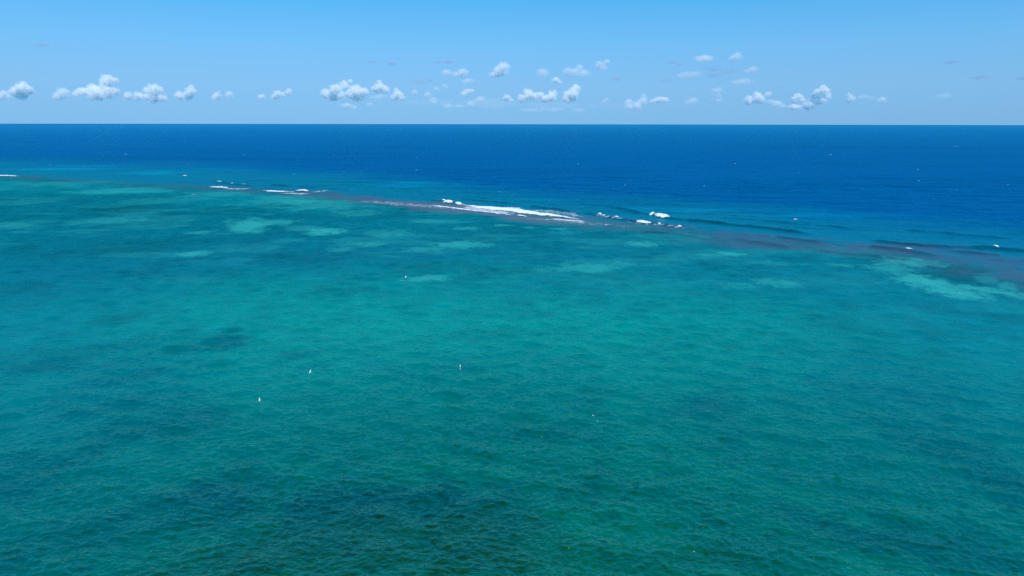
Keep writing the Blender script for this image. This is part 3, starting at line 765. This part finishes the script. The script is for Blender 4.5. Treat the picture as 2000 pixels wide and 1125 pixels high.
CUM = 'cumulus clouds low over the horizon'
HIGH = 'small soft clouds above the cumulus row'
WISP = 'thin grey wisps of cloud'
B, M_, Fa = 3.6, 1.8, 0.8       # optical thickness: bright, middling, faint
CLOUDS = [
    ('faint puff cut by the left edge of the view', [(7, 183, 7), (0, 188, 7), (16, 189, 6)], M_, CUM),
    ('rounded white cloud second from the left edge', [(29, 178, 9), (45, 173, 12), (46, 165, 6), (55, 178, 8), (42, 186, 9)], B, CUM),
    ('small white cloud just left of the tallest towering cloud', [(122, 181, 10), (128, 186, 8), (112, 188, 8)], M_, CUM),
    ('tallest towering white cloud on the left, round tower above a wide base', [(209, 157, 12), (226, 158, 6), (205, 169, 10), (180, 175, 11), (187, 183, 14), (212, 179, 14), (225, 178, 8), (163, 179, 9), (148, 183, 7)], B, CUM),
    ('dome-shaped cloud with ragged base, right of the towering cloud', [(300, 175, 12), (288, 177, 8), (311, 177, 8), (270, 188, 9), (297, 190, 13), (317, 191, 9), (250, 187, 8)], B * .8, CUM),
    ('narrow pointed cloud between the dome-shaped one and two small puffs', [(371, 180, 10), (373, 170, 6), (367, 186, 9), (350, 187, 9)], B * .8, CUM),
    ('left one of two small puffs in a wide gap', [(424, 187, 8), (427, 180, 4), (419, 191, 6)], M_, CUM),
    ('right one of two small puffs in a wide gap', [(447, 184, 7), (449, 190, 6)], M_, CUM),
    ('low ragged cloud with a smaller puff at its upper right', [(542, 184, 9), (535, 189, 6), (552, 185, 6), (564, 179, 7), (511, 190, 7)], M_ * 1.2, CUM),
    ('widest bright cumulus with two humps, left of centre', [(654, 175, 12), (672, 165, 10), (684, 158, 5), (650, 187, 11), (636, 182, 10), (664, 185, 11), (697, 178, 14), (700, 187, 13), (712, 178, 8), (684, 183, 10)], B, CUM),
    ('pointed white cloud right beside the two-humped cumulus', [(740, 172, 11), (741, 161, 6), (752, 176, 9), (732, 174, 8)], B, CUM),
    ('faint flat puff under the pointed white cloud', [(742, 189, 13, 5), (728, 190, 8, 4)], Fa, CUM),
    ('steep little peak of cloud right of the pointed white cloud', [(776, 185, 10), (774, 176, 6), (783, 190, 8), (768, 190, 7)], B * .7, CUM),
    ('faint low patch under the haze left of the centre', [(676, 206, 12, 5), (690, 209, 9, 4), (722, 203, 8, 4)], Fa, CUM),
    ('tiny faint puff right of the steep little peak', [(810, 180, 8, 5)], Fa, CUM),
    ('faint ragged puffs low in the cluster left of the centre', [(835, 185, 8), (845, 197, 9), (852, 173, 6), (870, 168, 6)], Fa * 1.2, CUM),
    ('soft cloud below the pair of grey puffs left of the centre', [(912, 180, 10, 7), (905, 184, 8, 5), (920, 178, 7, 5)], M_ * .8, CUM),
    ('slanting faint cloud close above the horizon at the centre', [(938, 194, 11, 7), (920, 202, 10, 6), (875, 207, 10, 5), (898, 207, 12, 3)], Fa * 1.3, CUM),
    ('small bright puff left of the long cumulus at the centre', [(989, 191, 8, 7), (998, 196, 6, 4)], M_ * 1.3, CUM),
    ('soft round puff, highest of the grey cluster left of the centre', [(902, 142, 12, 9), (890, 145, 9, 6), (872, 142, 10, 6)], M_ * .7, HIGH),
    ('small grey puff under the soft round one', [(912, 159, 10, 6), (918, 157, 7, 5)], Fa * 1.2, HIGH),
    ('round bright ball of cloud standing alone high at the centre', [(982, 132, 13, 11), (975, 138, 13, 10), (966, 145, 10, 6), (986, 142, 8, 5)], B * .8, HIGH),
    ('pale grey puff left of the flat three-lobed cloud', [(1060, 142, 13, 9), (1052, 138, 6, 6)], M_ * .55, HIGH),
    ('tiny sharp white puff under the gap between two grey clouds', [(1085, 156, 8, 6), (1093, 161, 6, 4)], B * .7, HIGH),
    ('flat three-lobed greyish cloud right of the centre', [(1108, 139, 11, 8), (1122, 143, 15, 9), (1140, 144, 14, 7), (1131, 133, 9, 8)], M_ * .7, HIGH),
    ('pale puff at the upper right of the flat three-lobed cloud', [(1170, 127, 9, 8), (1177, 133, 9, 8), (1185, 120, 7, 5)], M_ * .7, HIGH),
    ('long low cumulus with three humps just right of the centre', [(1032, 187, 11), (1031, 180, 9), (1020, 192, 10), (1043, 189, 9), (1055, 186, 8), (1064, 193, 9), (1079, 184, 10), (1075, 191, 10)], B * .9, CUM),
    ('slanted bright cumulus right of the three-humped one', [(1124, 173, 10), (1112, 186, 12), (1120, 183, 11), (1106, 194, 9), (1120, 191, 9)], B, CUM),
    ('pale streak of cloud close above the horizon under the three-humped one', [(1035, 215, 28, 4), (1080, 214, 22, 4), (1130, 215, 16, 4)], Fa * .8, CUM),
    ('tiny puff alone right of the slanted cumulus', [(1184, 195, 6, 4), (1180, 199, 5, 3)], Fa, CUM),
    ('pale forked cloud left of the flat bright strip', [(1227, 199, 8), (1229, 207, 9), (1245, 207, 11), (1257, 196, 9), (1257, 187, 5), (1251, 202, 9)], M_ * .8, CUM),
    ('flat bright strip of cloud with pointed ends', [(1287, 195, 12, 6), (1276, 198, 9, 5), (1298, 195, 10, 5)], M_ * 1.3, CUM),
    ('faint puff in the gap right of the flat bright strip', [(1352, 197, 12, 7), (1342, 200, 8, 4)], Fa, CUM),
    ('faint pair of puffs one above the other, left of the lumpy cumulus', [(1397, 196, 13, 6), (1402, 177, 12, 6), (1400, 187, 10, 6)], Fa, CUM),
    ('flat pinkish cloud, highest on the right half of the sky', [(1375, 114, 16, 7), (1365, 115, 10, 6), (1384, 115, 9, 6)], M_ * .6, HIGH),
    ('upright pale cloud right of the flat pinkish one', [(1435, 113, 12, 8), (1440, 107, 7, 6)], M_ * .7, HIGH),
    ('dim grey cloud below the flat pinkish one', [(1338, 147, 18, 7), (1358, 145, 13, 6)], Fa * .9, HIGH),
    ('pale lavender puff below the upright pale cloud', [(1470, 136, 10, 7), (1460, 139, 9, 4)], Fa * 1.1, HIGH),
    ('flat pale cloud halfway between the upright cloud and the horizon row', [(1450, 160, 18, 6), (1436, 161, 10, 4)], Fa * 1.2, HIGH),
    ('lumpy bright cumulus right of the faint pair', [(1480, 191, 11), (1478, 184, 7), (1463, 196, 10), (1488, 196, 8), (1500, 183, 6)], B * .7, CUM),
    ('low ragged cloud hanging right of the lumpy cumulus', [(1516, 203, 11, 7), (1505, 199, 8, 5), (1528, 207, 8, 4)], Fa * 1.3, CUM),
    ('small bright cloud left of the ring-shaped one', [(1557, 190, 9), (1552, 194, 8), (1566, 196, 7)], B * .7, CUM),
    ('ring-shaped bright cloud, the largest on the right', [(1596, 180, 8), (1610, 176, 9), (1615, 187, 8), (1597, 197, 10), (1608, 196, 8), (1589, 188, 6), (1607, 170, 6), (1580, 204, 11), (1552, 209, 12, 5)], B * .8, CUM),
    ('small curved cloud right of the ring-shaped one', [(1661, 194, 8), (1659, 186, 6)], M_, CUM),
    ('faint flat veil between the last two puffs on the right', [(1687, 189, 14, 4), (1700, 191, 10, 3)], Fa * .8, CUM),
    ('last distinct puff toward the right of the horizon row', [(1722, 195, 9, 6)], M_ * .7, CUM),
    ('very faint pinkish smear low on the far right', [(1845, 187, 13, 5)], Fa * .6, CUM),
    ('wide pale bank of haze-thin cloud low over the middle of the horizon', [(850, 199, 70, 9), (960, 203, 90, 10), (1075, 205, 90, 9), (1190, 206, 60, 7)], Fa * .55, CUM),
    ('lone grey wisp high on the far left', [(80, 87.5, 18, 3.5)], Fa, WISP),
    ('left one of two short grey wisps above the two-humped cumulus', [(727, 120.5, 15, 3)], Fa, WISP),
    ('right one of two short grey wisps above the two-humped cumulus', [(766, 124, 11, 3)], Fa, WISP),
    ('longest grey wisp, above the soft round puff', [(857, 121.5, 12, 3), (874, 120.5, 16, 3.5)], Fa * 1.2, WISP),
    ('broad grey smudge left of the small grey puff', [(820, 160, 18, 5), (840, 156, 10, 4)], Fa * .6, WISP),
    ('slanting grey wisp left of the flat pinkish cloud', [(1313, 122, 12, 3), (1328, 126, 9, 2.5)], Fa * .8, WISP),
    ('grey smudge left under the dim grey cloud', [(1302, 157, 16, 4)], Fa * .7, WISP),
    ('broad grey veil between the flat pinkish and the lavender cloud', [(1395, 134, 20, 6), (1425, 139, 20, 5), (1395, 147, 18, 5)], Fa * .6, WISP),
    ('short slanting wisp right of the three-lobed cloud', [(1205, 154, 11, 4)], Fa * .7, WISP),
    ('thin dark line of cloud above the small cloud by the ring-shaped one', [(1520, 169.5, 20, 2.5)], Fa * .6, WISP),
    ('grey wisp highest on the far right', [(1855, 122, 13, 3)], Fa * .8, WISP),
    ('longer grey wisp beneath the highest one on the far right', [(1912, 151.5, 18, 3.5)], Fa * .9, WISP),
    ('grey wisp cut by the right edge of the view', [(1996, 153, 11, 3)], Fa * .8, WISP),
]
for lab, lobes, tau, grp in CLOUDS:
    cloud(lab, lobes, tau, grp, base=900.0 if grp == WISP else 640.0)
